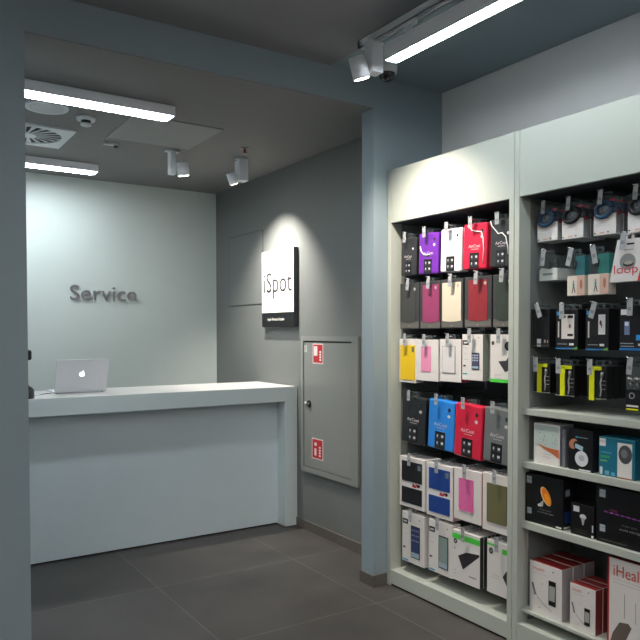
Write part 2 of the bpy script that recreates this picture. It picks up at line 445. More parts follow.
m = MB(); m.cyl((0, 0, -.048), (0, 0, -.036), .030, M_vent, .034, 24); m.cyl((0, 0, -.036), (0, 0, -.018), .026, M_black, .03, 24); m.build('sensor_head', t)
t = empty('emergency_light', (1.43, 4.95, ZS), 'tiny white boxy sensor on alcove ceiling near access panel', 'sensor')
m = MB(); m.box(-.05, .05, -.015, .015, -.02, 0, M_vent, .003); m.build('housing', t)
m = MB(); m.cyl((.03, 0, -.034), (.03, 0, -.02), .014, M_black, .016, 14); m.build('lens', t)
m = MB(); m.box(1.36, 1.93, 4.22, 4.82, ZS-.006, ZS, mat('hatch_paint', '#8a8c8c', .6))
tag(m.build('ceiling_access_panel'), 'lighter grey square access panel in alcove ceiling', 'ceiling panel')
t = empty('sprinkler', (2.25, 4.57, ZS), 'small metal sprinkler head on alcove ceiling near right spotlight', 'sprinkler')
m = MB(); m.cyl((0, 0, -.006), (0, 0, 0), .03, M_metal); m.cyl((0, 0, -.04), (0, 0, -.006), .007, M_metal); m.build('body', t)
m = MB(); m.cyl((0, 0, -.043), (0, 0, -.04), .02, M_metal, n=12); m.build('deflector', t)
m = MB(); m.cyl((0, 0, -.036), (0, 0, -.012), .0085, M_red, n=10); m.build('bulb', t)

def spotlight(loc, label, aim, side, energy, col, ang, blend, r=.035, block=(.035, .035, .13), drop=.02, coff=.0, ln=.085, cz=-.1):
    """box driver hanging from the ceiling, tilting round lamp head beside it"""
    t = empty('spotlight', loc, label, 'spotlight', None)
    bx, by, bz = block
    m = MB(); m.cyl((0, 0, -drop), (0, 0, 0), .03, M_lamp, n=16); m.box(-.05, .05, -.02, .02, -.012, 0, M_lamp, .002); m.build('mount', t)
    m = MB(); m.box(-bx, bx, -by, by, -drop-bz, -drop, M_lamp, .003); m.build('driver_box', t)
    d = (Vector(aim) - Vector(loc)).normalized()
    c = Vector(side) + Vector((0, 0, cz))
    p0 = c - d*ln/2; p1 = c + d*ln/2
    m = MB(); m.cyl(p0, p1, r, M_lamp, n=28); hd = m.build('lamp_head', t)
    m = MB(); m.cyl(p1, p1 + d*.0015, r*.82, M_spotglow, n=24); m.build('lens', hd)
    L_ = bpy.data.lights.new('spotlight_beam', 'SPOT'); L_.energy = energy; L_.color = col; L_.spot_size = math.radians(ang); L_.spot_blend = blend; L_.shadow_soft_size = .02
    lo = bpy.data.objects.new('beam', L_); C.objects.link(lo); lo.parent = t; lo.location = p1 + d*.006
    lo.rotation_euler = d.to_track_quat('-Z', 'Y').to_euler()
    return t
WARM = (1, .88, .74); NEUT = (1, .95, .88)
spotlight((1.852, 4.93, ZS), 'white spotlight on alcove ceiling, left one of the two over the counter', (2.2, 5.1, 1.0), (.072, -.02, 0), 25, NEUT, 90, .6, block=(.022, .03, .15), cz=-.125, ln=.095, r=.044)
spotlight((2.365, 4.86, ZS), 'white spotlight on alcove ceiling aimed at the iSpot sign', (2.72, 4.95, 1.98), (-.070, .01, 0), 140, (1,.93,.83), 98, .75, block=(.038, .038, .15), cz=-.155, ln=.085)

# ------------------------------------------------------------------ main room track
t = empty('ceiling_track', (2.13, 1.2, ZC), 'white lighting track on shop ceiling above the long lamp', 'lighting track')
m = MB(); y0, y1 = -1.75, 1.79
m.box(-.022, -.014, y0, y1, -.035, 0, M_lamp); m.box(.014, .022, y0, y1, -.035, 0, M_lamp); m.box(-.014, .014, y0, y1, -.008, 0, M_lamp)
m.box(-.022, .022, y1-.02, y1, -.035, 0, M_lamp); m.box(-.022, -.006, y0, y1, -.035, -.032, M_lamp); m.box(.006, .022, y0, y1, -.035, -.032, M_lamp); m.build('rail', t)
m = MB(); m.box(-.013, .013, y0, y1-.02, -.012, -.008, M_black); m.build('contact_strip', t)
lt = linear_lamp(2.09, 2.165, 1.15, 2.745, 2.80, 2.875, 'long bright white linear lamp hanging from the shop ceiling track')
for yy in (.66, -.1, -.6):
    m = MB(); m.box(-.014, .014, yy-.05, yy+.05, .045, .07, M_lamp, .003); m.box(-.012, .012, yy-.014, yy+.014, 0, .05, M_lamp, .002)
    m.build('adapter', lt)
spotlight((2.125, 2.875, ZC-.035), 'white track spotlight aimed at the left shelving unit', (2.50, 2.92, 1.80), (-.078, .015, 0), 120, (1,.88,.74), 100, 1., r=.043, block=(.034, .034, .145), drop=.012, cz=-.14, ln=.105)
t = empty('dome_camera', (2.41, 3.14, ZC), 'small white dome camera with black lens on shop ceiling', 'security camera')
m = MB(); m.cyl((0, 0, -.055), (0, 0, 0), .055, M_lamp, .058, 32); m.build('base', t)
m = MB(); m.dome((0, 0, -.055), .046, mat('dome_black', '#0e0f12', .08, coat=.8)); m.build('dome', t)
# unseen lamps added over the rest of the shop as ambient fill
SHOP = []
for x, wx in ((-2.3, 'along the left shop wall'), (-.9, 'in the left middle run'), (.5, 'in the right middle run'), (1.9, 'along the shelving side')):
    for y, wy in ((.6, 'nearest the service desk'), (-1.1, 'in the middle of the shop'), (-2.8, 'by the far end of the shop')):
        if x > 1 and y > 0: continue
        linear_lamp(x-.045, x+.045, y-.7, y+.7, 2.90, ZC, 'added unseen linear fill lamp ' + wx + ', ' + wy, glow=M_fillglow)

# ------------------------------------------------------------------ shelving units
XU, YU, ZU = 2.566, 2.3525, 2.444
def unit(y1, y0, label, rails, shelves, basez):
    """y1 far end, y0 near end"""
    org = (XR, (y0+y1)/2, 0)
    t = empty('shelving_unit', org, label, 'shelving unit')
    th = .032
    def B(name, *a, m=M_unit, bev=.0015):
        q = MB(); q.box(*a, m, bev); return L(q, name, t, org)
    B('side_panel', XU, XR-.002, y1-th, y1-.0015, 0, ZU)
    B('side_panel', XU, XR-.002, y0+.0015, y0+th, 0, ZU)
    B('side_shade', XU+.078, XR-.022, y1-th-.0018, y1-th, basez, 2.135, m=M_sideshade, bev=0)  # added sheets, their grey paints the shade deep on the side panels
    B('side_shade', XU+.078, XR-.022, y0+th, y0+th+.0018, basez, 2.135, m=M_sideshade, bev=0)
    B('fascia', XU+.002, XU+.022, y0+th, y1-th, 2.135, ZU)
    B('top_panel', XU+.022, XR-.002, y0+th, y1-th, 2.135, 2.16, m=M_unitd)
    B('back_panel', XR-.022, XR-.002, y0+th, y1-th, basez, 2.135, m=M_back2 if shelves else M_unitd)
    B('plinth', XU+.002, XU+.022, y0+th, y1-th, .012, basez-.0001)
    B('base_shelf', XU+.022, XR-.022, y0+th, y1-th, basez-.022, basez)
    q = MB(); q.box(XU+.010, XU+.02, y0+th, y1-th, 0, .012, M_dark); L(q, 'kick_strip', t, org)
    for z in rails: B('hook_rail', XR-.05, XR-.022, y0+th+.002, y1-th-.002, z-.028, z+.012, m=M_rail)
    for z, k, xf in shelves: B('shelf', xf, XR-.022, y0+th+.002, y1-th-.002, z-k, z)
    return t
R1 = {1: 2.085, 2: 1.795, 3: 1.490, 4: 1.152, 5: .800, 6: .474}
unit(3.334, YU, 'tall pale green grey shelving unit with phone cases, farther left one', [R1[k] for k in R1], [], .094)
R2 = {1: 2.105, 2: 1.872, 3: 1.625, 4: 1.368}
unit(YU, 1.372, 'tall pale green grey shelving unit with shelves of boxes, right one', [R2[k] for k in R2],
     [(1.137, .03, XU+.028), (.886, .032, XU+.028), (.598, .033, XU+.028), (.176, .014, XU+.028)], .110)

# ------------------------------------------------------------------ goods
RZ = -math.pi/2
def hook(y, z, xf, short, grp, tagdx=0., tilt=.1, taglen=.055, tagw=.026):
    t = empty('display_hook', (XR-.05, y, z), 'display hook with price tag for ' + short, 'display hook', grp, RZ)
    ln = XR - .05 - xf
    # local y = +X ; rod runs towards -y
    m = MB(); m.tube([(0, .0, 0), (0, -ln+.01, 0), (-.002, -ln-.008, .004), (-.006, -ln-.016, .012), (-.012, -ln-.018, .016)], .0028, M_chrome, 6)
    m.build('rod', t)
    m = MB(); mt = Matrix.Translation((tagdx, -ln-.010, -.004)) @ Matrix.Rotation(tilt, 4, 'Y')
    m.box(-tagw/2, tagw/2, -.003, .0, -taglen, .018, M_tag, .001, mt)
    m.box(-tagw*.3, tagw*.3, -.0036, -.003, -taglen*.6, -taglen*.35, cm('#7f8488'), 0, mt)
    m.build('price_tag', t)
    return t
def tab(W, H, par, m=None, hw=.022, up=.026, D=.0, bridge=.012):
    q = MB(); c = W/2; mm = M_clear; y0, y1 = D/2-.0008, D/2+.0008
    # tab frame with a hole; hole centred .013 above the box
    q.box(c-hw, c-.009, y0, y1, H, H+up, mm); q.box(c+.009, c+hw, y0, y1, H, H+up, mm)
    q.box(c-.009, c+.009, y0, y1, H, H+.006, mm); q.box(c-.009, c+.009, y0, y1, H+up-.007, H+up, mm)
    return q.build('hang_tab', par)
def pack(name, cat, label, grp, xf, yl, zb, W, H, rz=0.):
    # base empty at lower left front corner, local x right, z up
    return empty(name, (xf, yl, zb), label, cat, grp, RZ + rz)
def behind(t, n, D, label, grp, jitter=.0):
    for k in range(1, n+1):
        c = copy_tree(t)
        dx = D*k*1.06
        a = t.rotation_euler[2]
        # +y local in world
        v = Vector((-math.sin(a), math.cos(a), 0)) * dx
        c.location = t.location + v + Vector((0, 0, random.uniform(-1, 1)*jitter)); c['label'] = label; c['group'] = grp

# --- case packs (rows 1 and 4)
def case_pack(y, zb, W, H, xf, mt, label, short, n, D=.022, txt='AirCoat', rz=0., card=M_blackc, line=None, hrow=None, grp='', tilt=0, pale=None, tall=.36):
    t = pack('device_case_pack', 'device case', label, grp, xf, y, zb, W, H, rz)
    t.rotation_euler[1] = .055 if zb < 1 else .03
    m = MB(); m.box(0, W, .0, D-.003, 0, H, mt, .009, seg=3); cs = m.build('case', t)
    m = MB(); m.ell(W*.80, H*.83, W*.05, H*.038, M_black, y=-.0006); m.ell(W*.80, H*.83, W*.028, H*.02, cm('#33363c'), y=-.0009)
    m.ell(W*.79, H*.70, W*.055, H*.033, pale or cm('#c9c4cc'), y=-.0006); m.build('camera_opening', cs)
    m = MB(); x0, x1 = W*.30, W*.68
    m.box(x0, x1, -.0022, -.0002, H*.02, H*tall, card)
    ic = cm('#c9c9cc')
    for a in (0, 1):
        for b in (0, 1):
            cx = x0 + (x1-x0)*(.28 + .44*a); cz = H*(.02 + (tall-.02)*(.28 + .42*b)); s = W*.06
            m.rect(cx-s, cz-s*1.2, cx+s, cz+s*1.2, cm('#33353a'), -.0025)
            m.rect(cx-s*.5, cz-s*.2, cx+s*(.9 if a else .2), cz+s*.9, ic, -.0028)
    m.build('label_card', t)
    m = MB(); m.text(txt, W*.24, H*.475, W*.74, H*.54, cm('#d8cfd2'), y=-.0008); m.bars(W*.36, W*.66, H*.43, cm('#bdb0b4'), 1, h=.004); m.build('case_print', cs)
    if line:
        m = MB(); m.tube([(W*a, -.004, H*b) for a, b in line], .0028, cm('#f2f0f2'), 6); m.build('painted_glint', t)  # white curl painted as a reflection on the clear plastic
    tab(W, H, t, D=D)
    hook(y - W/2*math.cos(rz), zb+H+.0165, xf-.012, short, grp + ' hooks', tagdx=-.004, tilt=tilt, taglen=.042)
    if n: behind(t, n, D, short + ', behind its front one', grp + ' behind')
    return t
XF = 2.611
g = 'phone case packs in the top row'
case_pack(3.268, 1.826, .138, .217, XF, M_gcase, 'black phone case pack, leftmost in the top row of the left unit', 'black case pack at left of top row', 2, grp=g, tilt=.08)
case_pack(3.108, 1.824, .160, .229, XF, M_purple, 'purple phone case pack in the top row', 'purple case pack in top row', 2, grp=g, line=[(.1, .68), (.16, .56), (.3, .48), (.45, .46), (.58, .47)], rz=.03)
case_pack(2.925, 1.823, .158, .232, XF, M_wcase, 'glossy white phone case pack between purple and red packs', 'white case pack in top row', 2, grp=g, rz=.04)
case_pack(2.748, 1.824, .165, .236, XF, M_rcase, 'red phone case pack with painted white glint in the top row', 'red case pack in top row', 2, grp=g, line=[(.2, .95), (.3, .93), (.38, .85), (.55, .82), (.78, .80), (.86, .66), (.9, .42), (.88, .12)], rz=.03)
case_pack(2.555, 1.821, .150, .236, XF, M_gcase, 'dark grey phone case pack with curled painted white glint, right end of top row', 'grey case pack at right of top row', 1, grp=g, line=[(.02, .98), (.08, .88), (.25, .78), (.38, .70), (.55, .71), (.72, .62), (.82, .40), (.85, .26)])
g = 'tablet case packs in the fourth row'
case_pack(3.262, .863, .205, .272, XF, mat('black_gloss', '#232528', .25, coat=.4), 'black tablet case pack, left end of the fourth row', 'black tablet case in fourth row', 1, D=.022, grp=g, rz=.03)
case_pack(3.026, .860, .205, .272, XF, M_bcase, 'bright blue tablet case pack', 'bright blue tablet case', 2, grp=g, rz=.03)
case_pack(2.812, .845, .198, .282, XF, M_rcase, 'red tablet case pack beside the bright blue one', 'red tablet case in fourth row', 2, grp=g, rz=.02)
case_pack(2.597, .847, .190, .277, XF, M_greyc, 'grey tablet case pack, right end of the fourth row', 'grey tablet case in fourth row', 2, grp=g)

# --- second row: smoke grey packs with coloured sleeves
def sleeve_pack(y, zb, W, H, mt, label, short, n, x0, x1, grp='grey sleeve packs in the second row'):
    t = pack('phone_sleeve_pack', 'phone sleeve', label, grp, XF, y, zb, W, H); D = .02
    m = MB(); m.box(0, W, 0, D, 0, H, M_packgrey, .002)
    m.rect(.004, .004, W-.004, H*.16, M_packlow); m.ell(W*.5, H*.055, W*.02, H*.008, cm('#c0bcb8')); m.build('carton', t)
    m = MB(); N = 8
    pts = [(x0*W, H*.93), (x0*W, H*.15)] + [(x0*W + (x1-x0)*W*k/N, H*(.15 - .022*math.sin(math.pi*k/N))) for k in range(1, N)] + [(x1*W, H*.15), (x1*W, H*.93)]
    m.prism(pts, -.002, -.0002, mt); m.build('sleeve', t)
    m = MB(); m.ell(W*.78, H*.86, W*.05, H*.035, cm('#a6a6a6'), y=-.0028); m.build('round_sticker', t)
    m = MB(); c = W/2
    m.box(c-.02, c+.02, D/2, D/2+.001, H, H+.005, M_clear); m.box(c-.02, c-.009, D/2, D/2+.001, H+.005, H+.02, M_clear); m.box(c+.009, c+.02, D/2, D/2+.001, H+.005, H+.02, M_clear); m.box(c-.009, c+.009, D/2, D/2+.001, H+.017, H+.021, M_clear); m.build('hang_tab', t)
    hook(y-W/2-.01, zb+H+.012, XF-.012, short, grp + ' hooks', taglen=.05)
    behind(t, n, D, short + ', tucked behind the front one on the same hook', grp + ' behind')
sleeve_pack(3.270, 1.518, .172, .262, cm('#3c3d3e'), 'charcoal phone sleeve in a grey pack, left end of second row', 'charcoal sleeve pack', 2, .12, .80)
sleeve_pack(3.090, 1.518, .170, .262, cm('#8e3560'), 'magenta phone sleeve in a grey pack', 'magenta sleeve pack', 2, .14, .94)
sleeve_pack(2.914, 1.520, .170, .262, cm('#d2c8b4'), 'cream phone sleeve in a grey pack', 'cream sleeve pack', 1, .06, .92)
sleeve_pack(2.732, 1.522, .192, .262, cm('#86202a'), 'dark red phone sleeve in a grey pack', 'dark red sleeve pack', 2, .16, .86)
sleeve_pack(2.530, 1.522, .140, .262, cm('#2e372e'), 'dark green phone sleeve in a grey pack beside the unit upright', 'dark green sleeve pack', 1, .16, .94)

# --- white cartons (rows 3, 5, 6)
def carton(name, cat, y, zb, W, H, D, label, short, grp, front, n=0, side=None, rz=0., xf=XF, top=None, body=M_white, tabm=None, hookon=True, tilt=0., win=None, tagdx=0.):
    t = pack(name, cat, label, grp, xf, y, zb, W, H, rz)
    m = MB(); m.box(0, W, 0, D, 0, H, body, .0008)
    if side: m.face([(W+.0003, .001, .001), (W+.0003, D-.001, .001), (W+.0003, D-.001, H-.001), (W+.0003, .001, H-.001)], side)
    if top: m.face([(.001, .001, H+.0003), (W-.001, .001, H+.0003), (W-.001, D-.001, H+.0003), (.001, D-.001, H+.0003)], top)
    if front: front(m, W, H)
    m.build('carton', t)
    if win:
        q = MB(); win(q, W, H); q.build('window', t)
    if hookon:
        tab(W, H, t, tabm or body, D=D)
        hook(y-W/2, zb+H+.0165, xf-.012, short, grp + ' hooks', tilt=tilt, tagdx=tagdx)
    if n: behind(t, n, D, short + ', partly hidden behind the front one', grp + ' behind')
    return t
def thinbox(q, W, H, x0, z0, x1, z1, m, y=-.003, bev=.0012): q.box(W*x0, W*x1, y, -.0002, H*z0, H*z1, m, bev)
g = 'white phone case cartons in the third row'
def w_yellow(q, W, H): thinbox(q, W, H, .07, .06, .97, .86, cm('#e8c21a')); q.rect(W*.78, H*.70, W*.93, H*.82, cm('#6f7460'), -.0035)
carton('phone_case_carton', 'phone case', 3.276, 1.207, .148, .252, .03, 'white carton with large yellow case, left end of the third row', 'yellow case carton', g, None, 1, win=w_yellow)
def w_pink(q, W, H): thinbox(q, W, H, .24, .22, .68, .84, cm('#e990b8'))
carton('phone_case_carton', 'phone case', 3.124, 1.226, .188, .230, .03, 'white carton with narrow pale pink case window in third row', 'pale pink case carton in third row', g, None, 1, win=w_pink)
def w_clear(q, W, H): thinbox(q, W, H, .12, .20, .74, .84, cm('#8b8b90')); q.rect(W*.14, H*.21, W*.72, H*.83, cm('#dcd8da'), -.0034)
carton('phone_case_carton', 'phone case', 2.922, 1.232, .166, .228, .03, 'white carton with clear phone case and red side', 'clear case carton', g, None, 1, side=cm('#b0304a'), win=w_clear)
def f_phone(m, W, H):
    m.rect(W*.03, H*.77, W*.32, H*.87, M_blackc); m.rect(W*.08, H*.80, W*.26, H*.835, cm('#dddddd'), -.0009)
    m.ell(W*.80, H*.93, W*.03, H*.012, cm('#77706c')); m.bars(W*.08, W*.28, H*.70, cm('#a8a4a4'), 3, .03)
    m.ell(W*.12, H*.31, W*.07, H*.022, cm('#5b4038')); m.rect(W*.03, H*.12, W*.26, H*.15, cm('#38a3a5'))
def w_phone(scr, x0=.5, x1=.86, z0=.24, z1=.62, icons=True):
    def f(q, W, H):
        thinbox(q, W, H, x0, z0, x1, z1, M_black, bev=.001)
        a, b, c, d = x0+.02, x1-.02, z0+.02, z1-.02
        q.rect(W*a, H*c, W*b, H*d, cm(scr), -.0034)
        q.rect(W*a, H*c, W*b, H*(c+(d-c)*.16), cm('#9fb4c4'), -.0036)
        if icons:
            for i in range(4):
                for j in range(3):
                    x = a+(b-a)*(.12+.25*i); z = c+(d-c)*(.9-.17*j)
                    q.rect(W*x-.0022, H*z-.004, W*x+.004, H*z+.003, cm('#ccd5e2'), -.0038)
    return f
carton('phone_carton', 'phone accessory box', 2.748, 1.249, .150, .238, .045, 'white carton showing a lit phone, under the dark red sleeve', 'white phone carton in third row', g, f_phone, 1, side=cm('#8b938a'), win=w_phone('#4a4a6a', .48, .84, .24, .60))
def f_stand(m, W, H):
    m.rect(0, 0, W, H*.07, M_grn); m.ell(W*.12, H*.82, W*.06, H*.045, cm('#3a4a3e')); m.ell(W*.82, H*.76, W*.19, H*.10, M_black); m.ell(W*.80, H*.77, W*.10, H*.05, cm('#3b3d44'), -.0009)
    m.poly([(W*.36, H*.44), (W*.70, H*.46), (W*.9, H*.62), (W*.95, H*.62), (W*.95, H*.30), (W*.66, H*.22)], cm('#3a3640')); m.bars(W*.2, W*.5, H*.15, cm('#9a9a92'), 2, .015)
carton('tablet_stand_carton', 'phone accessory box', 2.546, 1.249, .152, .238, .04, 'white carton with green foot edge and black folding stand, third row', 'green footed stand carton', g, f_stand, 1, side=cm('#a8b0a4'), tagdx=.0)

g = 'large window cartons in the fifth row'
def w_split(col):
    def f(q, W, H):
        thinbox(q, W, H, .10, .52, .90, .92, cm(col)); thinbox(q, W, H, .10, .08, .90, .40, cm(col))
        q.rect(W*.74, H*.78, W*.86, H*.88, cm('#6a7680'), -.0034)
    return f
def f_split(m, W, H):
    m.ell(W*.60, H*.445, W*.10, H*.025, cm('#c22438')); m.ell(W*.56, H*.47, W*.03, H*.025, cm('#2a3e70')); m.ell(W*.76, H*.465, W*.06, H*.03, cm('#26262c')); m.ell(W*.68, H*.48, W*.03, H*.02, cm('#c22438'), -.0009)
carton('tablet_case_carton', 'tablet case', 3.272, .483, .226, .290, .04, 'white carton with black tablet case in split window, fifth row', 'black split window carton', g, f_split, 2, win=w_split('#14161c'))
carton('tablet_case_carton', 'tablet case', 3.030, .478, .214, .292, .04, 'white carton with navy blue tablet case in split window', 'navy split window carton', g, f_split, 2, side=cm('#c9a7a8'), win=w_split('#173f8c'))
def w_one(col, x0, z0, x1, z1):
    def f(q, W, H):
        q.box(W*x0, W*x1, -.003, -.0002, H*z0, H*z1, cm(col), .004)
    return f
carton('tablet_case_carton', 'tablet case', 2.806, .505, .204, .272, .05, 'white carton with pink tablet case window and red side edge, fifth row', 'pink window carton in fifth row', g, None, 2, side=cm('#b51e2e'), win=w_one('#e06aa8', .20, .20, .72, .82))
carton('tablet_case_carton', 'tablet case', 2.594, .495, .204, .290, .05, 'white carton with olive green tablet case, right end of fifth row', 'olive window carton', g, None, 2, side=cm('#b51e2e'), win=w_one('#6b6a48', .16, .16, .82, .84))
g = 'white tablet cartons in the bottom row'
def f_tab(m, W, H):
    m.rect(W*.03, H*.76, W*.27, H*.86, M_blackc); m.rect(W*.07, H*.79, W*.22, H*.825, cm('#cccccc'), -.0009); m.ell(W*.80, H*.90, W*.035, H*.013, cm('#8c7a72'))
    m.bars(W*.08, W*.25, H*.66, cm('#b4b0b0'), 2, .03); m.ell(W*.10, H*.28, W*.06, H*.022, cm('#5a4038')); m.rect(W*.03, H*.02, W*.28, H*.05, cm('#3e9fcf'))
carton('tablet_carton', 'tablet accessory box', 3.246, .162, .196, .290, .03, 'white carton with home screen tablet picture, left end of bottom row', 'home screen tablet carton', g, f_tab, 1, win=w_phone('#2c3c66', .42, .82, .12, .76))
carton('tablet_carton', 'tablet accessory box', 3.010, .168, .192, .290, .03, 'white carton with silvery green tablet picture, second in bottom row', 'silvery tablet carton', g, f_tab, 1, win=w_phone('#8a9c9a', .44, .84, .12, .74, icons=False))
def f_green(m, W, H):
    m.rect(0, H*.83, W, H*.94, M_grn); m.ell(W*.12, H*.78, W*.065, H*.05, M_black, -.0009); m.ell(W*.12, H*.78, W*.028, H*.02, cm('#cccccc'), -.0012); m.ell(W*.10, H*.64, W*.025, H*.02, cm('#7fae90'))
    m.poly([(W*.22, H*.50), (W*.52, H*.62), (W*.98, H*.66), (W*.98, H*.62), (W*.40, H*.26)], cm('#2e2a2e')); m.bars(W*.62, W*.88, H*.16, cm('#4a4a48'), 1, h=.006); m.bars(W*.08, W*.14, H*.2, cm('#55504c'), 2, .02)
carton('tablet_stand_carton', 'tablet accessory box', 2.812, .176, .206, .268, .026, 'white carton with bright green band and black folding cover, bottom row', 'green banded stand carton', g, f_green, 4, side=cm('#2f3532'), xf=XF-.005)
def f_green2(m, W, H):
    m.rect(W*.6, H*.80, W, H*.90, M_grn); m.rect(0, H*.90, W*.3, H*.94, M_grn); m.ell(W*.16, H*.80, W*.08, H*.06, M_black, -.0009); m.ell(W*.16, H*.80, W*.04, H*.03, cm('#888888'), -.0012)
    m.poly([(W*.62, H*.38), (W*.78, H*.52), (W*.96, H*.56), (W*.98, H*.18), (W*.80, H*.22)], cm('#2e2a2e')); m.bars(W*.2, W*.5, H*.36, cm('#a09c98'), 2, .014)
carton('tablet_stand_carton', 'tablet accessory box', 2.560, .182, .172, .268, .026, 'white carton with green corner beside the unit upright, bottom row', 'green cornered stand carton', g, f_green2, 3, side=cm('#c8cdc8'))

# ------------------------------------------------------------------ right unit, hanging goods
X1 = 2.666
def band_pack(y, zb, W, H, col, label, short, n):
    g = 'wristband packs in the top row of the right unit'
    t = pack('wristband_pack', 'fitness wristband', label, g, X1, y, zb, W, H); D = .05
    q = MB(); q.box(0, W, 0, D, 0, H*.55, M_white, .0008); q.bars(W*.1, W*.8, H*.30, cm('#c2c4c4'), 2, .01); q.ell(W*.07, H*.06, W*.04, H*.02, cm('#333333')); q.rect(W*.3, H*.05, W*.5, H*.08, cm('#e0a080')); q.ell(W*.66, H*.07, W*.04, H*.02, cm('#333333'))
    q.face([(W+.0003, .002, .002), (W+.0003, D-.002, .002), (W+.0003, D-.002, H*.55), (W+.0003, .002, H*.55)], cm('#8f9498'))
    q.build('carton', t)
    q = MB(); q.box(0, W, .001, D, H*.55, H, M_clear, .0008); sh = q.build('clear_cover', t)
    q = MB(); q.rect(W*.7, H*.86, W*.95, H*.93, cm('#b03048'), .0002); q.face([(W+.0005, .01, H*.5), (W+.0005, .03, H*.5), (W+.0005, .03, H*.62), (W+.0005, .01, H*.62)], cm('#b03048')); q.build('red_print', sh)
    # wristband: a thick oval ring lying in front
    q = MB(); N = 28; pts = []
    for k in range(N+1):
        a = 2*math.pi*k/N; pts.append((W*.5 + W*.36*math.cos(a), -.006, H*.66 + H*.19*math.sin(a) + W*.05*math.cos(a)))
    q.tube(pts, .0095, col, 8); q.build('wristband', t)
    q = MB(); q.ell(W*.5, H*.66, W*.36, H*.19, cm('#5c6670'), y=-.0015); q.text('UP', W*.30, H*.60, W*.66, H*.74, cm('#98a4ae'), y=-.003); q.build('band_print', t)
    tab(W, H, t, D=D)
    hook(y-W/2+.005, zb+H+.0165, X1-.012, short, g + ' hooks', taglen=.045, tagw=.022)
    behind(t, n, D, short + ', standing behind the front one', g + ' behind')
band_pack(2.298, 1.925, .118, .158, mat('band_navy', '#274a6c', .35), 'blue wristband pack, left end of the right unit top row', 'leftmost blue wristband pack', 1)
band_pack(2.154, 1.922, .116, .158, mat('band_black', '#17191f', .35), 'black wristband pack between the two blue ones', 'black wristband pack between blue ones', 2)
band_pack(1.984, 1.920, .112, .162, mat('band_navy', '#274a6c', .35), 'blue wristband pack, second blue one from the left', 'second blue wristband pack', 2)
band_pack(1.815, 1.914, .112, .163, mat('band_black', '#17191f', .35), 'black wristband pack cut by the right photo edge', 'black wristband pack at photo edge', 1)

g = 'small packs in the second row of the right unit'
# clear pack with black mount on a white wedge tray
t = pack('car_mount_pack', 'phone mount', 'clear pack with black gadget on a pale angled tray', g, X1, 2.283, 1.741, .11, .11)
q = MB(); W, H, D = .105, .105, .12
q.prism([(0, 0), (W, 0), (W, .055), (W*.75, .058), (W*.5, .05), (W*.35, .055), (.012, .06), (0, .05)], 0, D, cm('#c5cbc9')); q.rect(W*.2, .024, W*.75, .034, cm('#7e8486')); q.build('tray', t)
q = MB(); q.box(W*.42, W*.72, .01, .05, .05, .09, M_black, .006); q.cyl((W*.57, .03, .07), (W*.85, .02, .098), .011, M_black, n=12); q.box(W*.55, W*.62, .006, .012, .03, .055, M_black, .001); q.build('mount', t)
q = MB(); q.box(.001, W-.001, .001, D-.001, .06, .115, M_clear); q.build('clear_cover', t)
tab(W, .115, t, D=.03); hook(2.283-W/2, 1.741+.115+.0165, X1-.012, 'clear mount pack', g + ' hooks', taglen=.06, tagdx=-.012)
def runner_pack(y, zb, W, label, short, teal, n=1):
    t = pack('sport_earphone_pack', 'sport earphones', label, g, X1, y, zb, W, .19); D = .055
    q = MB(); q.box(0, W, 0, D, 0, .09, cm('#d8cfc4'), .0008); q.rect(W*.58, .002, W-.002, .088, cm('#cda99a')); c = W*.38; tl = cm('#2c8c8c')
    q.ell(c, .064, .004, .005, cm('#8a6a58')); q.poly([(c-.005, .057), (c+.004, .058), (c+.005, .038), (c-.004, .038)], tl); q.poly([(c-.004, .038), (c+.001, .038), (c-.006, .010), (c-.010, .012)], cm('#4c4a48')); q.poly([(c, .038), (c+.005, .038), (c+.011, .014), (c+.007, .012)], cm('#4c4a48'))
    q.ell(W*.82, .05, .007, .022, cm('#a8705c')); q.build('photo_carton', t)
    q = MB(); q.box(.002, W-.002, .004, D-.002, .09, .185, M_clear); q.build('clear_cover', t)
    q = MB(); q.box(W*.42, W-.004, .008, D-.006, .09, .178, teal, .001); q.build('teal_insert', t)
    q = MB(); q.tube([(W*.3, .012, .12), (W*.25, .012, .15), (W*.38, .012, .165), (W*.5, .005, .15), (W*.46, .003, .12)], .003, M_black, 6); q.build('earphone', t)
    tab(W, .185, t, D=.02); hook(y-W/2+.01, zb+.185+.0165, X1-.012, short, g + ' hooks', taglen=.065, tilt=.25 if n else -.2)
runner_pack(2.122, 1.663, .092, 'teal earphone pack with runner photo, left one of two', 'left teal runner pack', cm('#0f6f78'))
runner_pack(2.010, 1.663, .104, 'teal earphone pack with runner photo, right one beside loop box', 'right teal runner pack', cm('#1b7f78'), 0)
# loop carton: slanted white box with oval window
t = pack('loop_carton', 'speaker box', 'slanted white loop box with round window and red corner', g, X1, 1.900, 1.712, .16, .18)
q = MB(); W, H = .158, .178
sl = [(0, 0), (W, 0), (W, H), (.036, H)]
q.prism(sl, 0, .045, M_white); q.poly([(W*.84, 0), (W, 0), (W, H*.52)], cm('#d8202c')); q.poly([(W*.84, 0), (W, H*.52), (W*.93, H*.2)], cm('#d8202c'), -.0005); q.rect(W*.52, H*.86, W*.74, H*.90, M_blackc); q.bars(W*.45, W*.72, H*.74, cm('#777777'), 1, h=.003); q.build('carton', t)
q = MB(); q.ell(W*.55, H*.46, W*.24, H*.20, cm('#8f9292'), -.0008); q.ell(W*.57, H*.41, W*.16, H*.06, cm('#2a2a2c'), -.0011); q.ell(W*.57, H*.44, W*.13, H*.045, cm('#b0a8a0'), -.0014); q.build('window', t)
q = MB(); q.text('loop', W*.14, H*.13, W*.86, H*.40, cm('#d8344a'), y=-.0018); q.build('lettering', t)
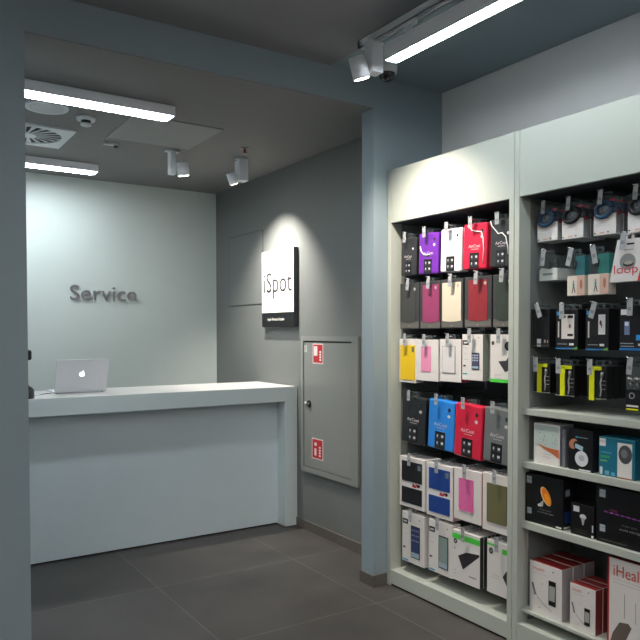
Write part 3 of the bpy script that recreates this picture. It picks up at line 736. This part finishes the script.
q = MB(); q.box(.06, .072, .02, .0215, H, H+.028, M_white); q.box(.09, .104, .02, .0215, H, H+.028, M_white); q.box(.072, .09, .02, .0215, H+.021, H+.028, M_white); q.build('hang_tab', t)
hook(1.900-.081, 1.712+H+.0165, X1-.012, 'slanted loop box', g + ' hooks', taglen=.06)

X3 = 2.646
g = 'black accessory boxes in the third row of the right unit'
def f_blk(kind):
    def f(m, W, H):
        w = cm('#d9dadc')
        if kind == 0:
            m.rect(W*.34, H*.10, W*.56, H*.22, w); m.rect(W*.34, H*.02, W*.56, H*.07, w); m.rect(W*.72, H*.12, W*.80, H*.20, cm('#b09a94')); m.rect(W*.88, H*.12, W*.94, H*.19, cm('#9a8a86')); m.rect(0, H*.04, W, H*.05, cm('#6c7074')); m.rect(W*.08, H*.1, W*.10, H*.85, cm('#3e4246'))
            for x in (.25, .45, .6, .75): m.rect(W*x, H*.3, W*(x+.03), H*.95, cm('#2a2b2f'))
        elif kind in (1, 2):
            m.rect(W*.04, H*.86, W*.26, H*.95, cm('#2c86c4')); m.rect(W*.10, H*.30, W*.16, H*.70, cm('#c8c4c0')); m.rect(0, H*.0, W*.98, H*.035, cm('#2a72b0')); m.bars(W*.1, W*.55, H*.12, cm('#8f9294'), 1, h=.004); m.rect(W*.62, H*.10, W*.82, H*.155, w); m.poly([(W*.72, 0), (W*.98, 0), (W*.98, H*.07), (W*.82, H*.04)], cm('#6aa048'), -.0009)
            if kind == 2: m.rect(W*.56, H*.38, W*.86, H*.86, w, -.0008); m.ell(W*.66, H*.66, W*.05, H*.06, cm('#3a3030'), -.001); m.ell(W*.70, H*.60, W*.03, H*.06, cm('#c03a3a'), -.0012)
        else:
            m.rect(W*.04, H*.80, W*.30, H*.92, w); m.rect(W*.18, H*.36, W*.38, H*.66, cm('#6d7fa6')); m.rect(W*.2, H*.56, W*.34, H*.64, cm('#d5dde8'), -.0009); m.rect(0, H*.02, W, H*.07, cm('#1f6fb4')); m.rect(W*.62, H*.24, W*.98, H*.36, cm('#2e96dc')); m.bars(W*.04, W*.55, H*.16, cm('#a9adb2'), 2, .012, h=.004); m.rect(W*.7, H*.12, W*.95, H*.17, w)
    return f
def w_two(q, W, H):
    thinbox(q, W, H, .27, .26, .50, .88, cm('#dcd6d2'), -.002, .0006); thinbox(q, W, H, .50, .26, .84, .88, cm('#e4dedb'), -.0026, .0006)
    q.rect(W*.55, H*.33, W*.80, H*.39, M_blackc, -.003); q.rect(W*.55, H*.78, W*.80, H*.85, M_blackc, -.003); q.rect(W*.34, H*.79, W*.46, H*.85, M_blackc, -.0026)
    q.ell(W*.66, H*.58, W*.05, H*.05, cm('#8a5a58'), -.003)
carton('accessory_box', 'phone accessory box', 2.315, 1.427, .110, .180, .05, 'plain black accessory box, left end of right unit third row', 'plain black box at left', g, f_blk(0), 1, body=M_blackc, side=cm('#1c1c20'), xf=X3, tilt=-.35)
carton('accessory_box', 'phone accessory box', 2.168, 1.421, .122, .180, .05, 'black accessory box showing two white phone backs', 'black box with two phone backs', g, f_blk(1), 1, body=M_blackc, win=w_two, xf=X3, tagdx=-.01)
carton('accessory_box', 'phone accessory box', 2.004, 1.420, .116, .180, .05, 'black accessory box showing one white phone back', 'black box with one phone back', g, f_blk(2), 2, body=M_blackc, xf=X3, tilt=.3)
carton('accessory_box', 'phone accessory box', 1.834, 1.419, .124, .190, .05, 'black accessory box with blue stripes at the photo edge', 'blue striped black box', g, f_blk(3), 1, body=M_blackc, xf=X3)

g = 'yellow striped packs in the fourth row of the right unit'
YEL = mat('neon_yellow_card', '#d5dc12', .4)
def stripe_pack(y, zb, W, H, sx, label, short, n, low=0.):
    t = pack('cable_pack', 'cable pack', label, g, X3, y, zb, W, H); D = .045
    q = MB(); q.box(0, W, .003, D, 0, H, M_blackc, .0008); q.bars(W*.7, W*.95, H*.55, cm('#b9a8a0'), 3, .018, h=.003, y=.0025); q.rect(0, 0, W, .003, cm('#9aa0a0'), .0026); q.build('carton', t)
    q = MB(); q.box(W*sx, W*(sx+.26), -.001, .0028, low, H*.96, YEL, .0005); q.box(W*sx, W*(sx+.62), -.001, .0028, H*.88, H*.99, YEL, .0005); q.build('yellow_band', t)
    q = MB(); q.tube([(W*.78, -.001, H*.70), (W*.72, -.003, H*.5), (W*.76, -.003, H*.25), (W*.70, -.001, H*.08)], .0032, cm('#a7a9ae'), 6); q.cyl((W*.78, -.002, H*.66), (W*.79, -.002, H*.82), .006, cm('#8f9298'), n=10); q.build('cable', t)
    tab(W, H, t, D=D); hook(y-W*.32, zb+H+.0165, X3-.012, short, g + ' hooks', taglen=.05, tilt=0)
    behind(t, n, D, short + ', tucked behind the front one', g + ' behind')
stripe_pack(2.296, 1.214, .095, .137, .22, 'yellow striped cable pack, left end of the fourth row', 'leftmost yellow striped pack', 1)
stripe_pack(2.166, 1.208, .102, .140, .24, 'yellow striped cable pack, middle of the three', 'middle yellow striped pack', 1)
stripe_pack(1.996, 1.208, .100, .142, .12, 'yellow striped cable pack with longest stripe, right one of the three', 'right yellow striped pack', 2, low=-.008)
t = pack('earphone_pack', 'earphones', 'clear pack of silvery earphones over black card with yellow line', g, X3, 1.803, 1.170, .1, .2)
W, H = .100, .195
q = MB(); q.box(0, W, 0, .04, 0, H*.46, M_blackc, .0008); q.rect(W*.04, H*.09, W*.6, H*.13, M_white); q.rect(W*.04, H*.02, W*.6, H*.055, YEL); q.ell(W*.3, H*.33, W*.14, H*.07, cm('#8a8d92')); q.ell(W*.3, H*.33, W*.09, H*.045, M_blackc, -.001); q.build('card', t)
q = MB(); q.box(.001, W-.001, .001, .039, H*.46, H, M_clear); q.build('clear_cover', t)
q = MB()
for cx in (.22, .5, .78):
    q.dome((W*cx, .0, H*.68), .014, M_metal, 1.2, True, 12); q.dome((W*cx, .0, H*.68), .014, M_metal, .8, False, 12); q.cyl((W*cx, .0, H*.64), (W*(cx+.08), -.002, H*.50), .005, M_metal, n=8)
q.build('earphone', t)
tab(W, H, t, D=.02); hook(1.803-W*.35, 1.170+H+.0165, X3-.012, 'silvery earphone pack', g + ' hooks', taglen=.055)

# ------------------------------------------------------------------ boxes standing on the shelves
XS = 2.616
def logo_sq(m, W, H, x, z, s, c='#aab2bc'): m.rect(W*x, H*z, W*x+s, H*z+s*1.1, cm(c)); m.text('PHILIPS', W*x+s*.1, H*z+s*.55, W*x+s*.9, H*z+s*.75, cm('#4a5a78'), y=-.001)
g = 'boxes on the upper shelf'
def f_tado(m, W, H):
    m.rect(W*.05, H*.42, W*.95, H*.96, cm('#b4c4c2'))
    for i in range(16):
        m.ell(W*random.uniform(.12, .85), H*random.uniform(.48, .88), W*.018, H*.013, cm(random.choice(['#5f7a80', '#8b5a46', '#4a6a74'])), -.0009, 8)
    m.poly([(W*.12, H*.50), (W*.5, H*.42), (W*.97, H*.40), (W*.99, H*.18), (W*.7, H*.30), (W*.4, H*.38)], cm('#c46a40'), -.0011)
    m.bars(W*.38, W*.66, H*.24, cm('#9a9ca0'), 2, .012)
carton('gift_carton', 'boxed gadget', 2.266, .8865, .150, .186, .10, 'white box with orange curve and pale blue dots, upper shelf', 'white orange box', g, f_tado, 0, side=cm('#7d8490'), xf=XS, hookon=False)
def f_ball(m, W, H):
    m.rect(W*.30, H*.80, W*.42, H*.84, cm('#2a7fb4')); m.bars(W*.45, W*.8, H*.81, cm('#9aa6b0'), 1, h=.003); m.ell(W*.22, H*.64, W*.20, H*.12, cm('#b97a5e'), rot=.6); m.ell(W*.34, H*.62, W*.12, H*.10, M_blackc, -.001); m.poly([(W*.30, H*.66), (W*.62, H*.60), (W*.60, H*.48), (W*.28, H*.56)], cm('#9fc0cc'), -.0013)
    m.rect(W*.45, H*.01, W*.92, H*.045, cm('#e0e0e4'))
t = carton('camera_ball_carton', 'boxed gadget', 2.068, .8865, .128, .180, .10, 'black box with white ball picture between white and teal boxes', 'black ball box', g, f_ball, 0, body=M_blackc, side=cm('#202026'), xf=XS, hookon=False)
q = MB(); q.ell(.128*.56, .18*.30, .128*.27, .18*.19, cm('#dcdfe8'), -.0015); q.ell(.128*.56, .18*.32, .128*.12, .18*.075, cm('#bcc0cc'), -.0018); q.build('ball_print', t)
t = pack('clear_sleeve_box', 'boxed gadget', 'translucent grey box squeezed between white box and black ball box', g, XS+.004, 2.108, .8865, .02, .17)
q = MB(); q.box(0, .020, 0, .09, 0, .172, mat('frosted_grey', '#7c8088', .25, alpha=.75), .002); q.build('sleeve', t); q = MB(); q.box(.003, .017, .004, .085, .003, .05, cm('#a8a29c')); q.build('tray', t)
def f_teal(m, W, H):
    logo_sq(m, W, H, .02, .76, .030, '#e6e0e0'); m.bars(W*.05, W*.36, H*.58, cm('#4f9ab0'), 1, h=.008); m.bars(W*.05, W*.32, H*.46, cm('#3fae64'), 1, h=.011); m.bars(W*.05, W*.24, H*.37, cm('#7fd050'), 1, h=.006)
    m.rect(W*.03, H*.03, W*.11, H*.22, cm('#c4cfd4')); m.rect(W*.18, H*.04, W*.30, H*.14, cm('#6fa8bc')); m.rect(W*.36, H*.03, W*.46, H*.12, cm('#5fa8c8')); m.rect(0, H*.975, W, H*.998, cm('#4fa0b4'))
t = carton('baby_monitor_carton', 'boxed camera', 1.908, .8865, .172, .166, .11, 'teal box showing a white monitor with round grille', 'teal box', g, f_teal, 0, body=cm('#17708c'), side=cm('#125870'), xf=XS, hookon=False)
W, H = .172, .166
q = MB(); q.rect(W*.53, H*.03, W*.93, H*.90, cm('#dcdad8'), -.0012); q.ell(W*.745, H*.62, W*.185, H*.235, cm('#4a4c52'), -.0016); q.ell(W*.72, H*.64, W*.09, H*.11, cm('#75777c'), -.002); q.bars(W*.64, W*.8, H*.2, cm('#b0b0b0'), 1); q.rect(W*.53, 0, W*.96, H*.035, cm('#9a5a48'), -.0015); q.build('monitor_print', t)

g = 'black bulb boxes on the middle shelf'
def f_lux(m, W, H):
    logo_sq(m, W, H, .04, .80, .030); logo_sq(m, W, H, .06, .17, .026); m.rect(W*.82, H*.02, W*.96, H*.05, M_white)
    m.poly([(W*.36, H*.40), (W*.50, H*.52), (W*.48, H*.38), (W*.42, H*.36)], cm('#b8b8bc'), -.0009); m.poly([(W*.34, H*.40), (W*.42, H*.44), (W*.44, H*.38), (W*.36, H*.36)], cm('#d8d8dc'), -.0012)
    m.text('Color your', W*.40, H*.295, W*.70, H*.325, cm('#9a9a9c')); m.text('world with light', W*.34, H*.235, W*.76, H*.27, cm('#9a9a9c'))
t = carton('bulb_carton', 'boxed lamp', 2.316, .5985, .222, .230, .10, 'large black box with glowing orange disc lamp picture', 'orange lamp box', g, f_lux, 0, body=M_blackc, side=cm('#131318'), xf=XS, hookon=False)
W, H = .222, .230
q = MB(); q.ell(W*.56, H*.60, W*.105, H*.205, cm('#e8c490'), -.0014, rot=.55); q.ell(W*.575, H*.60, W*.088, H*.185, cm('#e87818'), -.0018, rot=.55); q.ell(W*.60, H*.56, W*.055, H*.11, cm('#f4a018'), -.0022, rot=.55); q.build('lamp_print', t)
q = MB(); q.face([(W+.0006, .015, H*.66), (W+.0006, .045, H*.66), (W+.0006, .045, H*.80), (W+.0006, .015, H*.80)], cm('#8a929e')); q.build('side_logo', t); q = MB(); q.face([(W+.0006, .01, H*.12), (W+.0006, .05, H*.12), (W+.0006, .05, H*.36), (W+.0006, .01, H*.36)], cm('#1c3c74')); q.build('side_picture', t); q = MB(); q.face([(W+.0006, .005, H*.02), (W+.0006, .05, H*.02), (W+.0006, .05, H*.06), (W+.0006, .005, H*.06)], M_white); q.build('side_label', t)
def f_small(m, W, H):
    m.rect(W*.12, H*.74, W*.38, H*.92, cm('#cfd2d4')); m.ell(W*.54, H*.62, W*.14, H*.08, cm('#cfd0d4')); m.poly([(W*.46, H*.58), (W*.62, H*.58), (W*.57, H*.36), (W*.51, H*.36)], cm('#a8aaae'), -.0009); m.bars(W*.2, W*.7, H*.18, cm('#55504a'), 2, .012); m.rect(W*.90, H*.02, W*.99, H*.1, cm('#e0e0e0')); m.rect(W*.92, H*.2, W*.98, H*.42, cm('#c8c8cc'))
carton('bulb_carton', 'boxed lamp', 2.052, .5985, .122, .140, .07, 'small black box with white bulb picture between two large black boxes', 'small bulb box', g, f_small, 0, body=M_blackc, side=cm('#131318'), xf=XS, hookon=False)
def f_str(m, W, H):
    logo_sq(m, W, H, .05, .80, .030); logo_sq(m, W, H, .06, .19, .027); m.text('Color your', W*.42, H*.36, W*.66, H*.40, cm('#77777c')); m.text('world with light', W*.38, H*.28, W*.74, H*.325, cm('#9a9a9e')); m.rect(W*.72, H*.06, W*.86, H*.10, M_white); m.bars(W*.06, W*.5, H*.05, cm('#7a7068'), 1)
    for i in range(8): m.ell(W*(.16+.09*i), H*(.56-.004*i), W*.035, H*.014, cm('#7a3a86'), -.001)
    m.rect(W*.14, H*.535, W*.9, H*.548, cm('#4a2056'), -.0008); m.ell(W*.28, H*.60, W*.07, H*.025, cm('#4e2234'))
carton('light_strip_carton', 'boxed lamp', 1.918, .5985, .300, .242, .12, 'wide black box with purple light strip picture', 'wide black strip box', g, f_str, 0, body=M_blackc, side=cm('#131318'), xf=XS, hookon=False)

g = 'white health gadget boxes on the bottom shelf'
RED = cm('#8e2a2c')
def f_ih(m, W, H):
    m.text('iHealth', W*.10, H*.84, W*.46, H*.91, cm('#c8665c')); m.bars(W*.1, W*.55, H*.78, cm('#b8b4b2'), 1); m.ell(W*.74, H*.90, W*.03, H*.012, cm('#4a6a68'))
    ring = [(W*.12, H*.55), (W*.16, H*.42), (W*.26, H*.30), (W*.45, H*.20), (W*.70, H*.12)]
    for a, b in zip(ring, ring[1:]): m.poly([a, b, (b[0], b[1]+H*.018), (a[0], a[1]+H*.018)], cm('#9c9a98'))
    m.poly([(W*.06, H*.56), (W*.12, H*.58), (W*.22, H*.36), (W*.16, H*.33)], cm('#77797e'), -.001); m.ell(W*.4, H*.6, W*.012, H*.01, cm('#555555')); m.ell(W*.32, H*.12, W*.02, H*.012, cm('#888888'))
def w_ph(x0, z0, x1, z1):
    def f(q, W, H):
        thinbox(q, W, H, x0, z0, x1, z1, M_black, -.0016, .0006); a = (z1-z0)*.2; q.rect(W*(x0+.02), H*(z0+a), W*(x1-.02), H*(z1-a), cm('#a9aaa6'), -.002)
    return f
for k, (lb) in enumerate(('white box with red top and phone picture, bigger front left one',)):
    t = carton('health_gadget_carton', 'health gadget box', 2.285, .1765, .188, .240, .075, lb, 'red topped gadget box', g, f_ih, 0, side=cm('#a29da2'), top=RED, xf=XS, hookon=False, win=w_ph(.60, .24, .82, .72))
behind(t, 2, .075, 'white box with red top standing behind the bigger front left one', 'red topped boxes behind the front left one')
t = carton('health_gadget_carton', 'health gadget box', 2.052, .1765, .134, .200, .05, 'smaller white box with red top and phone picture, in the middle', 'smaller gadget box', g, f_ih, 0, side=cm('#7e3a3c'), top=RED, xf=XS, hookon=False, win=w_ph(.58, .16, .80, .54))
behind(t, 2, .05, 'small white box with red top, behind the middle front one', 'small red topped boxes behind the middle one')
def f_big(m, W, H):
    m.text('iHealth', W*.10, H*.80, W*.75, H*.93, cm('#cf4a3c')); m.bars(W*.1, W*.8, H*.76, cm('#b0acaa'), 2, .014)
    m.rect(W*.30, H*.34, W*.312, H*.62, cm('#84868a')); m.rect(W*.50, H*.32, W*.512, H*.56, cm('#9a9c9e'))
    m.poly([(W*.04, 0), (W*.10, H*.14), (W*.22, H*.28), (W*.38, H*.30), (W*.44, H*.26), (W*.34, H*.10), (W*.35, 0)], cm('#6b5f58')); m.poly([(W*.5, 0), (W*.52, H*.12), (W*.68, H*.18), (W*.9, H*.16), (W*.95, 0)], cm('#6b5f58'))
t = carton('health_gadget_carton', 'health gadget box', 1.856, .1765, .26, .368, .09, 'largest white iHealth box with red side, cut by the photo edge', 'largest gadget box', g, f_big, 0, top=RED, side=RED, xf=XS, hookon=False)
q = MB(); q.box(-.0012, .006, -.001, .09, 0, .368, cm('#b03838')); q.build('red_edge', t)

# ------------------------------------------------------------------ world, camera, view
wd = bpy.data.worlds.new('World'); SC.world = wd; wd.use_nodes = True
wd.node_tree.nodes['Background'].inputs['Color'].default_value = (.5, .55, .6, 1)
wd.node_tree.nodes['Background'].inputs['Strength'].default_value = .3
yaw, pitch, roll, f, cx, cy = .5951, -.028, -.0001, 711.25, 344.04, 351.75
cam = bpy.data.cameras.new('camera'); co = bpy.data.objects.new('camera', cam); C.objects.link(co)
co.location = (0, 0, 1.5); co.rotation_euler = (math.pi/2 + pitch, 0, -yaw)
cam.sensor_fit = 'HORIZONTAL'; cam.sensor_width = 36; cam.lens = f/640*36
cam.shift_x = -(cx-320)/640; cam.shift_y = (cy-320)/640
cam.clip_start = .05
SC.camera = co
vs = SC.view_settings; vs.view_transform = 'Standard'; vs.look = 'None'; vs.gamma = 1; vs.use_curve_mapping = False
vs.exposure = .38
